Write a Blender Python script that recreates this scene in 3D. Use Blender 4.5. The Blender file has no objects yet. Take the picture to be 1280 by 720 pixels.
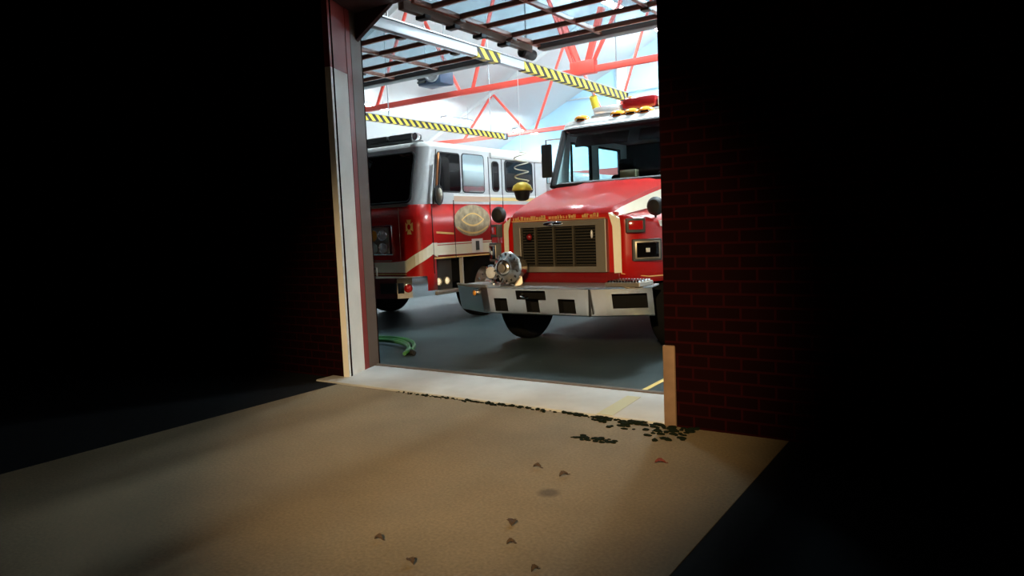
import bpy, bmesh, math, random
from mathutils import Vector, Matrix
random.seed(7)
S = bpy.context.scene
C = S.collection

# ------------------------------------------------------------------ camera
YAW, PITCH, ROLL, FPX, CAM_H = math.radians(34.22), math.radians(4.79), math.radians(2.42), 892.0, 1.43
fw = Vector((-math.sin(YAW)*math.cos(PITCH), math.cos(YAW)*math.cos(PITCH), -math.sin(PITCH)))
r0 = Vector((math.cos(YAW), math.sin(YAW), 0)); u0 = r0.cross(fw)
RT = math.cos(ROLL)*r0 - math.sin(ROLL)*u0
UP = math.sin(ROLL)*r0 + math.cos(ROLL)*u0
cam_data = bpy.data.cameras.new('camera'); cam = bpy.data.objects.new('camera', cam_data); C.objects.link(cam)
cam_data.sensor_width = 36.0; cam_data.lens = FPX/1280*36.0
cam_data.clip_start = 0.05; cam_data.clip_end = 200
m = Matrix((RT, UP, -fw)).transposed().to_4x4(); m.translation = (0, 0, CAM_H)
cam.matrix_world = m
S.camera = cam

# ------------------------------------------------------------------ exposure, world, lamps
S.view_settings.view_transform = 'Standard'; S.view_settings.look = 'None'
S.view_settings.gamma = 1; S.view_settings.use_curve_mapping = False
S.view_settings.exposure = 0.0
TUBE = 500.0           # strength of the fluorescent tubes in the bay
FLOOD = 3900.0        # floodlight on the forecourt
w = bpy.data.worlds.new('night'); S.world = w; w.use_nodes = True
w.node_tree.nodes['Background'].inputs[0].default_value = (0.01, 0.012, 0.02, 1)
w.node_tree.nodes['Background'].inputs[1].default_value = 0.02
ld = bpy.data.lights.new('forecourt_floodlight', 'SPOT'); ld.energy = FLOOD; ld.color = (1.0, 0.72, 0.38)
ld.spot_size = math.radians(29); ld.spot_blend = 0.75; ld.shadow_soft_size = 0.12
lo = bpy.data.objects.new('forecourt_floodlight', ld); C.objects.link(lo)
lo.location = (0.9, -3.4, 3.7)
lo.rotation_euler = (Vector((-3.45, 4.9, 0.4)) - Vector(lo.location)).to_track_quat('-Z', 'Y').to_euler()

# ------------------------------------------------------------------ materials
def mat(name, col, rough=0.5, metal=0.0, coat=0.0, spec=0.5, emit=0.0, noise=0.0, nscale=6.0, bump=0.0, col2=None):
    m = bpy.data.materials.new(name); m.use_nodes = True
    nt = m.node_tree; b = nt.nodes['Principled BSDF']
    b.inputs['Base Color'].default_value = (*col, 1)
    b.inputs['Roughness'].default_value = rough; b.inputs['Metallic'].default_value = metal
    b.inputs['Coat Weight'].default_value = coat; b.inputs['Coat Roughness'].default_value = 0.05
    b.inputs['Specular IOR Level'].default_value = spec
    if emit:
        b.inputs['Emission Color'].default_value = (*col, 1); b.inputs['Emission Strength'].default_value = emit
    if noise or bump:
        tc = nt.nodes.new('ShaderNodeTexCoord')
        nz = nt.nodes.new('ShaderNodeTexNoise'); nz.inputs['Scale'].default_value = nscale; nz.inputs['Detail'].default_value = 5
        nt.links.new(tc.outputs['Object'], nz.inputs['Vector'])
        if noise:
            mx = nt.nodes.new('ShaderNodeMix'); mx.data_type = 'RGBA'
            c2 = col2 or tuple(c*(1-noise) for c in col)
            mx.inputs['A'].default_value = (*col, 1); mx.inputs['B'].default_value = (*c2, 1)
            rmp = nt.nodes.new('ShaderNodeMapRange'); rmp.inputs['From Min'].default_value = 0.35; rmp.inputs['From Max'].default_value = 0.65
            nt.links.new(nz.outputs['Fac'], rmp.inputs['Value']); nt.links.new(rmp.outputs['Result'], mx.inputs['Factor'])
            nt.links.new(mx.outputs['Result'], b.inputs['Base Color'])
        if bump:
            bp = nt.nodes.new('ShaderNodeBump'); bp.inputs['Strength'].default_value = bump; bp.inputs['Distance'].default_value = 0.02
            nt.links.new(nz.outputs['Fac'], bp.inputs['Height']); nt.links.new(bp.outputs['Normal'], b.inputs['Normal'])
    return m

def glass_mat(name, tint, refl, rough=0.02, through=(1, 1, 1)):
    """pane: part mirror, part clear (tinted)"""
    m = bpy.data.materials.new(name); m.use_nodes = True
    nt = m.node_tree; nt.nodes.clear()
    out = nt.nodes.new('ShaderNodeOutputMaterial'); mx = nt.nodes.new('ShaderNodeMixShader')
    tr = nt.nodes.new('ShaderNodeBsdfTransparent'); tr.inputs[0].default_value = (*tint, 1)
    gl = nt.nodes.new('ShaderNodeBsdfGlossy'); gl.inputs['Roughness'].default_value = rough; gl.inputs[0].default_value = (*through, 1)
    mx.inputs[0].default_value = refl
    nt.links.new(tr.outputs[0], mx.inputs[1]); nt.links.new(gl.outputs[0], mx.inputs[2]); nt.links.new(mx.outputs[0], out.inputs[0])
    return m

def brick_mat():
    m = bpy.data.materials.new('dark_brick'); m.use_nodes = True; nt = m.node_tree; b = nt.nodes['Principled BSDF']
    tc = nt.nodes.new('ShaderNodeTexCoord'); sp = nt.nodes.new('ShaderNodeSeparateXYZ'); cb = nt.nodes.new('ShaderNodeCombineXYZ')
    ad = nt.nodes.new('ShaderNodeMath'); ad.operation = 'ADD'
    nt.links.new(tc.outputs['Object'], sp.inputs[0]); nt.links.new(sp.outputs['X'], ad.inputs[0]); nt.links.new(sp.outputs['Y'], ad.inputs[1])
    nt.links.new(ad.outputs[0], cb.inputs['X']); nt.links.new(sp.outputs['Z'], cb.inputs['Y'])
    br = nt.nodes.new('ShaderNodeTexBrick'); br.inputs['Scale'].default_value = 1.0
    br.inputs['Brick Width'].default_value = 0.22; br.inputs['Row Height'].default_value = 0.085; br.inputs['Mortar Size'].default_value = 0.008
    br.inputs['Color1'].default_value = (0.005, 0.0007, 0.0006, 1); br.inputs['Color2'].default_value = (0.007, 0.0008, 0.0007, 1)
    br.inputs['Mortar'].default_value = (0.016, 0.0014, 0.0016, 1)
    nt.links.new(cb.outputs[0], br.inputs['Vector']); nt.links.new(br.outputs['Color'], b.inputs['Base Color'])
    b.inputs['Roughness'].default_value = 0.95; b.inputs['Specular IOR Level'].default_value = 0.05
    return m

def hazard_mat():
    m = bpy.data.materials.new('hazard_stripes'); m.use_nodes = True; nt = m.node_tree; b = nt.nodes['Principled BSDF']
    tc = nt.nodes.new('ShaderNodeTexCoord'); sp = nt.nodes.new('ShaderNodeSeparateXYZ')
    nt.links.new(tc.outputs['Object'], sp.inputs[0])
    a1 = nt.nodes.new('ShaderNodeMath'); a1.operation = 'ADD'; nt.links.new(sp.outputs['Y'], a1.inputs[0]); nt.links.new(sp.outputs['Z'], a1.inputs[1])
    a2 = nt.nodes.new('ShaderNodeMath'); a2.operation = 'MULTIPLY'; nt.links.new(a1.outputs[0], a2.inputs[0]); a2.inputs[1].default_value = 5.0
    a3 = nt.nodes.new('ShaderNodeMath'); a3.operation = 'FRACT'; nt.links.new(a2.outputs[0], a3.inputs[0])
    a4 = nt.nodes.new('ShaderNodeMath'); a4.operation = 'GREATER_THAN'; nt.links.new(a3.outputs[0], a4.inputs[0]); a4.inputs[1].default_value = 0.5
    mx = nt.nodes.new('ShaderNodeMix'); mx.data_type = 'RGBA'
    mx.inputs['A'].default_value = (0.85, 0.68, 0.06, 1); mx.inputs['B'].default_value = (0.012, 0.012, 0.012, 1)
    nt.links.new(a4.outputs[0], mx.inputs['Factor']); nt.links.new(mx.outputs['Result'], b.inputs['Base Color'])
    b.inputs['Roughness'].default_value = 0.5
    return m

def concrete_mat():
    m = mat('driveway_concrete', (0.245, 0.176, 0.094), 0.9, noise=0.22, nscale=1.3, bump=0.25)
    nt = m.node_tree; b = nt.nodes['Principled BSDF']
    src = b.inputs['Base Color'].links[0].from_socket
    tc = nt.nodes.new('ShaderNodeTexCoord')
    n2 = nt.nodes.new('ShaderNodeTexNoise'); n2.inputs['Scale'].default_value = 60; n2.inputs['Detail'].default_value = 3
    nt.links.new(tc.outputs['Object'], n2.inputs['Vector'])
    mr = nt.nodes.new('ShaderNodeMapRange'); mr.inputs['From Min'].default_value = 0.3; mr.inputs['From Max'].default_value = 0.7
    mr.inputs['To Min'].default_value = 0.78; mr.inputs['To Max'].default_value = 1.12
    nt.links.new(n2.outputs['Fac'], mr.inputs['Value'])
    mul = nt.nodes.new('ShaderNodeMix'); mul.data_type = 'RGBA'; mul.blend_type = 'MULTIPLY'; mul.inputs['Factor'].default_value = 1
    nt.links.new(src, mul.inputs['A']); nt.links.new(mr.outputs['Result'], mul.inputs['B'])
    # oil spot with a shape of its own
    vm = nt.nodes.new('ShaderNodeVectorMath'); vm.operation = 'DISTANCE'; vm.inputs[1].default_value = (-1.98, 3.18, 0)
    nt.links.new(tc.outputs['Object'], vm.inputs[0])
    st = nt.nodes.new('ShaderNodeMapRange'); st.inputs['From Min'].default_value = 0.035; st.inputs['From Max'].default_value = 0.075
    st.inputs['To Min'].default_value = 0.45; st.inputs['To Max'].default_value = 1.0
    nt.links.new(vm.outputs['Value'], st.inputs['Value'])
    m2 = nt.nodes.new('ShaderNodeMix'); m2.data_type = 'RGBA'; m2.blend_type = 'MULTIPLY'; m2.inputs['Factor'].default_value = 1
    nt.links.new(mul.outputs['Result'], m2.inputs['A']); nt.links.new(st.outputs['Result'], m2.inputs['B'])
    nt.links.new(m2.outputs['Result'], b.inputs['Base Color'])
    return m

M = {
 'red': mat('fire_red_paint', (0.44, 0.007, 0.005), 0.32, coat=0.25),
 'dkred': mat('maroon_lens', (0.16, 0.004, 0.005), 0.25, coat=0.4),
 'redlens': mat('red_lens', (0.45, 0.01, 0.01), 0.15, coat=0.6),
 'white': mat('white_paint', (0.80, 0.80, 0.78), 0.3, coat=0.4),
 'greywhite': mat('grey_white_paint', (0.55, 0.56, 0.57), 0.35, coat=0.3),
 'cream': mat('cream_reflective_stripe', (0.80, 0.76, 0.60), 0.4),
 'gold': mat('gold_leaf', (0.80, 0.55, 0.20), 0.4, metal=0.15),
 'crestglare': mat('pale_gold_crest_glare', (0.50, 0.40, 0.24), 0.45, metal=0.2, noise=0.5, nscale=9),
 'chrome': mat('chrome', (0.80, 0.80, 0.82), 0.10, metal=1.0),
 'bumper': mat('dull_chrome', (0.74, 0.70, 0.64), 0.22, metal=1.0),
 'slat': mat('dark_grille_steel', (0.10, 0.085, 0.06), 0.45, metal=0.6),
 'satin': mat('satin_aluminium', (0.36, 0.32, 0.26), 0.42, metal=0.8),
 'steel': mat('grey_steel', (0.42, 0.44, 0.46), 0.4, metal=0.6),
 'black': mat('black_rubber', (0.012, 0.012, 0.013), 0.6),
 'tyre': mat('tyre_rubber', (0.008, 0.008, 0.008), 0.95, spec=0.05),
 'dark': mat('dark_interior', (0.008, 0.008, 0.008), 0.9, spec=.1),
 'darkgrey': mat('charcoal_plastic', (0.05, 0.055, 0.055), 0.55),
 'amber': mat('amber_lens', (0.85, 0.33, 0.03), 0.2, coat=0.5),
 'clear': mat('clear_lens', (0.75, 0.76, 0.78), 0.12, coat=0.5, metal=0.2),
 'tint': mat('black_tinted_glass', (0.004, 0.004, 0.005), 0.03, spec=0.22),
 'mirror': mat('bright_window_glass', (0.62, 0.78, 0.84), 0.06, metal=0.9),
 'glass': glass_mat('windscreen_glass', (0.74, 0.93, 0.96), 0.03),
 'pane': glass_mat('door_pane_glass', (0.74, 0.86, 0.92), 0.08, 0.15, (0.7, 0.8, 0.85)),
 'brick': brick_mat(),
 'concrete': concrete_mat(),
 'apron': mat('apron_concrete', (0.54, 0.52, 0.49), 0.85, noise=0.15, nscale=2.5, bump=0.1),
 'asphalt': mat('asphalt', (0.012, 0.012, 0.013), 0.95, noise=0.3, nscale=30, spec=0.1),
 'floor': mat('polished_bay_floor', (0.055, 0.080, 0.084), 0.5, spec=0.06, noise=0.35, nscale=0.9),
 'wallblue': mat('pale_blue_wall', (0.42, 0.66, 0.82), 0.8),
 'wallwhite': mat('white_wall', (0.82, 0.84, 0.84), 0.8),
 'wallred': mat('red_brown_wainscot', (0.34, 0.06, 0.05), 0.7),
 'ceil': mat('white_roof_deck', (0.62, 0.64, 0.64), 0.8),
 'jambwhite': mat('white_jamb_paint', (0.74, 0.70, 0.64), 0.7, noise=0.1, nscale=4),
 'jambred': mat('red_jamb_trim', (0.20, 0.018, 0.012), 0.5),
 'jambbrown': mat('brown_track_steel', (0.10, 0.065, 0.045), 0.55),
 'header': mat('brown_header_paint', (0.035, 0.012, 0.010), 0.7),
 'tanbase': mat('tan_plinth', (0.22, 0.13, 0.075), 0.85, noise=0.2, nscale=8),
 'truss': mat('red_truss_paint', (0.78, 0.085, 0.06), 0.5),
 'doorframe': mat('rusty_door_frame', (0.30, 0.11, 0.07), 0.45),
 'doorgrey': mat('grey_door_bottom_seal', (0.16, 0.19, 0.20), 0.6),
 'galv': mat('galvanised_rail', (0.50, 0.55, 0.60), 0.4, metal=0.4),
 'hazard': hazard_mat(),
 'yellow': mat('yellow_plastic', (0.80, 0.58, 0.04), 0.45),
 'heater': mat('blue_grey_heater', (0.05, 0.08, 0.14), 0.5),
 'green': mat('green_hose', (0.03, 0.16, 0.04), 0.45),
 'seal': mat('dark_threshold', (0.10, 0.07, 0.045), 0.8),
 'lineyellow': mat('yellow_floor_paint', (0.75, 0.55, 0.14), 0.6),
 'linefaded': mat('faded_yellow_paint', (0.54, 0.49, 0.30), 0.8),
 'moss': mat('dark_moss', (0.007, 0.010, 0.005), 0.95, spec=0.05),
 'leafred': mat('dry_red_leaf', (0.14, 0.022, 0.014), 0.7),
 'leafbrown': mat('dry_brown_leaf', (0.055, 0.030, 0.015), 0.8),
 'tube': mat('fluorescent_tube', (0.80, 0.94, 1.0), 0.5, emit=TUBE),
 'tan': mat('tan_cardboard', (0.40, 0.28, 0.15), 0.8),
 'paper': mat('white_paper', (0.75, 0.75, 0.74), 0.7),
 'lamp': mat('step_lamp', (1.0, 0.85, 0.55), 0.4, emit=0.6),
}

# ------------------------------------------------------------------ mesh helpers
class MB:
    def __init__(s): s.bm = bmesh.new()
    def box(s, x0, x1, y0, y1, z0, z1, bev=0.0, rot=None, piv=None):
        c = Vector(((x0+x1)/2, (y0+y1)/2, (z0+z1)/2))
        r = bmesh.ops.create_cube(s.bm, size=1.0)['verts']
        for v in r: v.co = Vector((v.co.x*(x1-x0), v.co.y*(y1-y0), v.co.z*(z1-z0)))
        if bev:
            es = list({e for v in r for e in v.link_edges})
            g = bmesh.ops.bevel(s.bm, geom=es, offset=min(bev, .49*min(x1-x0, y1-y0, z1-z0)), segments=2, affect='EDGES', profile=.5)
            r = list({v for f in g['faces'] for v in f.verts} | {v for v in r if v.is_valid})
        for v in r:
            p = v.co
            if rot is not None: p = rot @ p
            v.co = p + c
        return s
    def poly(s, pts):
        vs = [s.bm.verts.new(p) for p in pts]; s.bm.faces.new(vs); return vs
    def grid(s, rows, closed=False, skip=None):
        vv = [[s.bm.verts.new(p) for p in r] for r in rows]
        n = len(rows[0])
        for i in range(len(rows)-1):
            for j in range(n if closed else n-1):
                if skip and skip(i, j): continue
                k = (j+1) % n
                s.bm.faces.new((vv[i][j], vv[i][k], vv[i+1][k], vv[i+1][j]))
        return vv
    def prism(s, pts, d):
        """extrude polygon pts by vector d"""
        d = Vector(d); a = [s.bm.verts.new(p) for p in pts]; b = [s.bm.verts.new(Vector(p)+d) for p in pts]
        s.bm.faces.new(a); s.bm.faces.new(b[::-1]); n = len(a)
        for i in range(n): s.bm.faces.new((a[i], b[i], b[(i+1) % n], a[(i+1) % n]))
        return s
    def tube(s, pts, r, n=10, caps=True, closed=False):
        pts = [Vector(p) for p in pts]; rows = []; N = len(pts)
        ref = None
        for i, p in enumerate(pts):
            if closed: t = pts[(i+1) % N]-pts[i-1]
            else: t = pts[min(i+1, N-1)]-pts[max(i-1, 0)]
            t.normalize()
            if ref is None: ref = Vector((0, 0, 1)) if abs(t.z) < .9 else Vector((1, 0, 0))
            a = t.cross(ref)
            if a.length < 1e-4: a = t.cross(Vector((0, 1, 0)))
            a.normalize(); b = t.cross(a); ref = a.cross(t)*1.0; ref = -ref if ref.dot(b) < 0 and False else b*-1
            rr = r[i] if isinstance(r, (list, tuple)) else r
            rows.append([p + (a*math.cos(2*math.pi*k/n) + b*math.sin(2*math.pi*k/n))*rr for k in range(n)])
        if closed: rows.append(rows[0])
        vv = s.grid(rows, True)
        if caps and not closed:
            s.bm.faces.new(vv[0][::-1]); s.bm.faces.new(vv[-1])
        return s
    def lathe(s, o, axis, prof, n=24):
        """prof: (distance along axis, radius)"""
        o = Vector(o); ax = Vector(axis).normalized()
        a = ax.cross(Vector((0, 0, 1)) if abs(ax.z) < .9 else Vector((1, 0, 0))).normalized(); b = ax.cross(a)
        rows = [[o + ax*d + (a*math.cos(2*math.pi*k/n)+b*math.sin(2*math.pi*k/n))*max(r, 1e-4) for k in range(n)] for d, r in prof]
        vv = s.grid(rows, True); s.bm.faces.new(vv[0][::-1]); s.bm.faces.new(vv[-1]); return s
    def ball(s, c, rx, ry=None, rz=None, n=14):
        ry = ry or rx; rz = rz or rx
        r = bmesh.ops.create_uvsphere(s.bm, u_segments=n, v_segments=max(6, n//2+1), radius=1)['verts']
        for v in r: v.co = Vector((v.co.x*rx+c[0], v.co.y*ry+c[1], v.co.z*rz+c[2]))
        return s
    def build(s, name, material, parent=None, smooth=False, solid=0.0, bev=0.0):
        bmesh.ops.recalc_face_normals(s.bm, faces=s.bm.faces)
        me = bpy.data.meshes.new(name); s.bm.to_mesh(me); s.bm.free()
        o = bpy.data.objects.new(name, me); C.objects.link(o)
        me.materials.append(M[material] if isinstance(material, str) else material)
        if parent is not None: o.parent = parent
        if smooth:
            for p in me.polygons: p.use_smooth = True
            try: me.set_sharp_from_angle(angle=math.radians(38))
            except Exception: pass
        if solid:
            md = o.modifiers.new('thickness', 'SOLIDIFY'); md.thickness = solid; md.offset = -1
        if bev:
            md = o.modifiers.new('bevel', 'BEVEL'); md.width = bev; md.segments = 2; md.limit_method = 'ANGLE'
        return o

def tag(o, label=None, cat=None, group=None, kind=None):
    if label: o['label'] = label
    if cat: o['category'] = cat
    if group: o['group'] = group
    if kind: o['kind'] = kind
    return o
def thing(name, loc, label, cat, group=None, rz=0.0):
    o = bpy.data.objects.new(name, None); C.objects.link(o); o.location = loc; o.rotation_euler = (0, 0, rz); o.empty_display_size = .2
    return tag(o, label, cat, group)
def bx(name, m, parent, *a, bev=0.0, smooth=False):
    return MB().box(*a, bev=bev).build(name, m, parent, smooth=bool(bev))
def struct(o, label, cat): return tag(o, label, cat, None, 'structure')
def copy_tree(o, parent=None):
    c = o.copy(); C.objects.link(c)
    if parent is not None: c.parent = parent
    for ch in list(o.children): copy_tree(ch, c)
    return c

# ------------------------------------------------------------------ setting: ground and building
JX, PX = -5.35, -1.91           # left reveal face, right pillar edge
struct(bx('driveway', 'concrete', None, -5.25, -1.08, -14, 4.66, -0.2, 0.0), 'tan concrete driveway in front of the open bay door', 'driveway')
struct(bx('parking_lot', 'asphalt', None, -1.08, 16, -14, 4.66, -0.2, -0.004), 'black asphalt lot right of the concrete driveway', 'asphalt')
struct(bx('side_lot', 'asphalt', None, -30, -5.25, -14, 4.88, -0.2, -0.004), 'black asphalt lot left of the concrete driveway', 'asphalt')
struct(bx('door_apron', 'apron', None, JX-0.24, PX+0.04, 4.68, 5.47, -0.2, 0.012, bev=0.01), 'pale concrete apron strip under the bay door', 'apron')
struct(bx('threshold', 'seal', None, JX-0.23, PX-0.02, 5.47, 5.54, -0.2, 0.02, bev=0.008), 'dark steel threshold channel between apron and bay floor', 'threshold')
struct(bx('floor', 'floor', None, -16.2, 1.2, 5.54, 22.2, -0.2, 0.0), 'glossy grey blue bay floor under both fire trucks', 'floor')
# facade
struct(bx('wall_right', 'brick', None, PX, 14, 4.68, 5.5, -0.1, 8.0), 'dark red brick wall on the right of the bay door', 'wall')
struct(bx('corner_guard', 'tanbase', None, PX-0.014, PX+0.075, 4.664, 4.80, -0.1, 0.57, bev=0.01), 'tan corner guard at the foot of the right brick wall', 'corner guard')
struct(bx('wall_left', 'brick', None, -30, JX-0.01, 4.90, 4.96, -0.1, 8.0), 'dark red brick pier left of the door, extended to hide the lit left bay', 'wall')  # short pier is real; long run added to hide the lit left bay
struct(bx('wall_core', 'brick', None, -30, JX-0.26, 4.95, 5.5, -0.1, 8.0), 'brick core of the pier and added wall left of the bay door', 'wall')
struct(bx('wall_header', 'header', None, JX-0.26, PX, 4.92, 5.5, 3.72, 8.0), 'dark brown header above the open bay door', 'header')
def reveal(name, m, p, q, z0, z1, label):
    d = Vector((q[0]-p[0], q[1]-p[1], 0)).normalized(); n = Vector((-d.y, d.x, 0))*.06
    struct(MB().prism([(p[0], p[1], z0), (q[0], q[1], z0), (q[0]+n.x, q[1]+n.y, z0), (p[0]+n.x, p[1]+n.y, z0)], (0, 0, z1-z0)).build(name, m), label, 'door reveal')
reveal('wall_panel', 'jambwhite', (-5.345, 4.90), (-5.485, 5.255), 0.0, 3.06, 'white painted reveal panel on the left of the bay door')
reveal('reveal_cap', 'jambred', (-5.345, 4.90), (-5.485, 5.255), 3.06, 3.72, 'dark red reveal above the white panel')
reveal('trim_1', 'jambred', (-5.478, 5.25), (-5.515, 5.35), 0.0, 3.72, 'red painted jamb trim beside the white reveal')
reveal('trim_2', 'jambbrown', (-5.51, 5.345), (-5.585, 5.56), 0.0, 3.72, 'brown steel door track jamb at the left of the bay door')
struct(MB().prism([(JX-0.22, 5.46, 3.72), (JX+0.30, 5.46, 3.72), (JX-0.22, 5.46, 3.44)], (0, 0.05, 0)).build('trim_3', 'header'), 'dark corner brace where left jamb meets header', 'door trim')
# bay interior shell
def flatbox(name, m, label, cat, *a): return struct(bx(name, m, None, *a), label, cat)
XL, XR, YB = -16.0, 1.0, 22.0
flatbox('wall_front_left', 'brick', 'inner front wall left of the door, made dark to cut bounced light', 'wall', XL, JX-0.26, 5.5, 5.6, 0, 7.9)  # inner front walls made dark to cut bounce and windscreen reflections
flatbox('wall_front_right', 'brick', 'inner front wall right of the door, made dark to cut bounced light', 'wall', PX+0.05, XR, 5.52, 5.6, 0, 7.9)
flatbox('wall_front_top', 'brick', 'inner wall over the door, made dark to cut bounced light', 'wall', JX-0.3, PX+0.05, 5.52, 5.6, 3.95, 7.9)
flatbox('wall_side_left', 'wallwhite', 'white far left side wall of the bay', 'wall', XL-0.2, XL, 5.6, YB, 0, 5.2)
flatbox('wall_side_right', 'wallwhite', 'white right side wall of the bay behind the brick pillar', 'wall', XR, XR+0.2, 5.6, YB, 0, 5.2)
RX, RZ, SL = -7.9, 7.75, 0.46
def slope_z(x): return RZ - SL*abs(x-RX)
struct(MB().prism([(XL-.2, YB, 3.3), (XR+.2, YB, 3.3), (XR+.2, YB, slope_z(XR+.2)), (RX, YB, RZ), (XL-.2, YB, slope_z(XL-.2))], (0, .2, 0)).build('wall_back', 'wallblue'), 'pale blue gable end wall behind the trucks', 'wall')
flatbox('wainscot_back', 'wallred', 'red brown lower band of the back wall', 'wall', XL-.2, XR+.2, YB-0.05, YB+.2, 0, 3.3)
struct(MB().prism([(XL-.4, 5.5, slope_z(XL-.4)), (RX, 5.5, RZ), (XR+.4, 5.5, slope_z(XR+.4)), (XR+.4, 5.5, slope_z(XR+.4)+.2), (RX, 5.5, RZ+.2), (XL-.4, 5.5, slope_z(XL-.4)+.2)], (0, 16.8, 0)).build('ceiling', 'ceil'), 'white sloping roof deck above the bay', 'ceiling')
flatbox('wall_pilaster', 'wallwhite', 'white vertical pilaster on the blue back wall', 'pilaster', -10.4, -10.05, YB-0.12, YB, 3.3, 6.7)
struct(MB().tube([(-12.4, YB-.08, 5.72), (1.0, YB-.08, 5.72)], .025, 8).build('trim_4', 'galv'), 'grey conduit running along the back wall', 'conduit')
# painted floor lines
struct(bx('floor_line', 'lineyellow', None, -2.50, -2.455, 5.545, 8.2, 0.0, 0.004), 'yellow line painted on the bay floor by the right jamb', 'floor marking')
struct(MB().prism([(-2.50, 5.30, .010), (-2.38, 5.30, .010), (-2.34, 4.69, .010), (-2.47, 4.69, .010)], (0, 0, .005)).build('floor_line', 'linefaded'), 'faded yellow line painted across the pale apron', 'floor marking')

# ------------------------------------------------------------------ overhead doors (open, lying under the roof)
def overhead_door(name, label, x0, x1, xs, ys, ye, z):
    root = bpy.data.objects.new(name, None); C.objects.link(root); root.location = (0, 0, z)
    struct(root, label, 'overhead door')
    y0 = 5.66
    for x in xs: bx('stile', 'doorframe', root, x-.024, x+.024, y0, ye, -.026, .026, bev=.005)
    for y in ys:
        bx('rail', 'doorframe', root, x0, x1, y-.020, y+.020, -.028, .028, bev=.005)
    bx('bottom_seal', 'doorgrey', root, x0, x1, ye-.16, ye, -.05, .05, bev=.01)
    for x in xs[::2]:
        for y in ys[1::2]: bx('hinge', 'jambbrown', root, x-.05, x+.05, y-.05, y+.05, -.065, -.035, bev=.01)
    yy = [y0]+list(ys)+[ye-.16]
    for i in range(len(xs)-1):
        for j in range(len(yy)-1):
            if yy[j+1]-yy[j] < .1: continue
            bx('pane', 'pane', root, xs[i]+.022, xs[i+1]-.022, yy[j]+.018, yy[j+1]-.018, -.004, .004)
    return root
ys = [5.95, 6.43, 6.93, 7.45, 7.93]
overhead_door('door_1', 'open glazed overhead door lying under the roof above the right truck', -4.95, -2.1, [-4.92, -4.04, -3.16, -2.28], ys, 8.25, 3.77)
overhead_door('door_2', 'open glazed overhead door lying under the roof above the left truck', -9.3, -5.78, [-9.2, -8.36, -7.5, -6.64, -5.80], ys, 8.27, 3.75)
t = thing('door_track', (-5.03, 5.62, 3.75), 'dark brown door track along the left edge of the right overhead door', 'door track')
bx('channel', 'jambbrown', t, -.055, .025, 0, 2.45, -.055, .055, bev=.008)
for y in (.35, .85, 1.35, 1.85): bx('roller_bracket', 'black', t, -.09, .05, y-.05, y+.05, -.085, -.04, bev=.01)
MB().lathe((-.06, 2.3, -.06), (0, 1, 0), [(0, .05), (.02, .07), (.28, .07), (.3, .05)], 14).build('end_bumper', 'black', t, smooth=True)

# ------------------------------------------------------------------ hazard-striped exhaust rails
def exhaust_rail(x, y0, y1, z, bands, label, hangers):
    t = thing('exhaust_rail', (x, y0, z), label, 'exhaust rail', 'exhaust rails under the roof')
    bx('rail_body', 'galv', t, -.05, .05, 0, y1-y0, -.06, .06, bev=.008)
    bx('top_flange', 'steel', t, -.075, .075, 0, y1-y0, .06, .075)
    for a, b in bands: bx('hazard_band', 'hazard', t, -.056, .056, a-y0, b-y0, -.068, .066)
    bx('end_cap', 'darkgrey', t, -.065, .065, y1-y0, y1-y0+.05, -.075, .08, bev=.01)
    for h in hangers: MB().tube([(0, h-y0, .07), (0, h-y0, slope_z(x)-z-.01)], .012, 6).build('hanger', 'steel', t)
    return t
exhaust_rail(-5.69, 5.62, 12.3, 3.75, [(7.72, 8.24), (8.85, 12.28)], 'long grey exhaust rail with yellow black striped ends above the gap between the trucks', (6.1, 9.0, 12.0))
exhaust_rail(-10.36, 6.2, 15.2, 3.75, [(9.4, 15.1)], 'yellow black striped exhaust rail above the left truck roof', (7.0, 11.0, 14.6))

# ------------------------------------------------------------------ roof trusses
def truss(y, z, panel, x0, gusset, label):
    t = thing('roof_truss', (RX, y, z), label, 'roof truss', 'red roof trusses')
    L = -15.9-RX; R = .9-RX
    bx('bottom_chord', 'truss', t, L, R, -.05, .05, -.055, .055, bev=.008)
    def zt(x): return min(1.55, slope_z(x+RX)-z-.06)
    for sgn in (-1, 1):
        xe = L if sgn < 0 else R
        pts = [(xe, 0, zt(xe)), (0.95*sgn+sgn*3.6, 0, zt(.95*sgn+sgn*3.6))]
    # top chord follows the deck
    def top(x): return slope_z(x+RX)-z-.09
    for xe in (L, R):
        MB().prism([(xe, -.05, top(xe)), (0, -.05, top(0)), (0, -.05, top(0)-.11), (xe, -.05, top(xe)-.11)], (0, .1, 0)).build('top_chord', 'ceil', t)
    x = x0-RX; k = 0
    nodes = []
    while x > L: x -= panel
    x += panel
    while x < R-.2:
        nodes.append(x); x += panel
    for nx in nodes:
        for dx in (-panel/2, panel/2):
            xx = nx+dx
            if xx < L or xx > R: continue
            zz = top(xx)-.06
            # web struts fan up from each bottom node
            MB().tube([(nx+dx*.12, 0, .03), (xx, 0, zz)], .038, 6).build('web_member', 'truss', t)
    for nx in gusset:
        bx('gusset_box', 'truss', t, nx-RX-.25, nx-RX+.25, -.075, .075, -.07, .17, bev=.01)
        for dx in (-.34, .30):
            MB().tube([(nx-RX+dx*.25, 0, .10), (nx-RX+dx*1.35, 0, 1.05), ], [.06, .07], 6).build('knee_brace', 'truss', t)
    return t
truss(11.9, 4.25, 2.7, -9.02, (-6.3,), 'near red steel roof truss with box gusset above the right truck')
truss(17.85, 4.2, 2.6, -11.25, (), 'far red steel roof truss deep in the bay')

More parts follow.
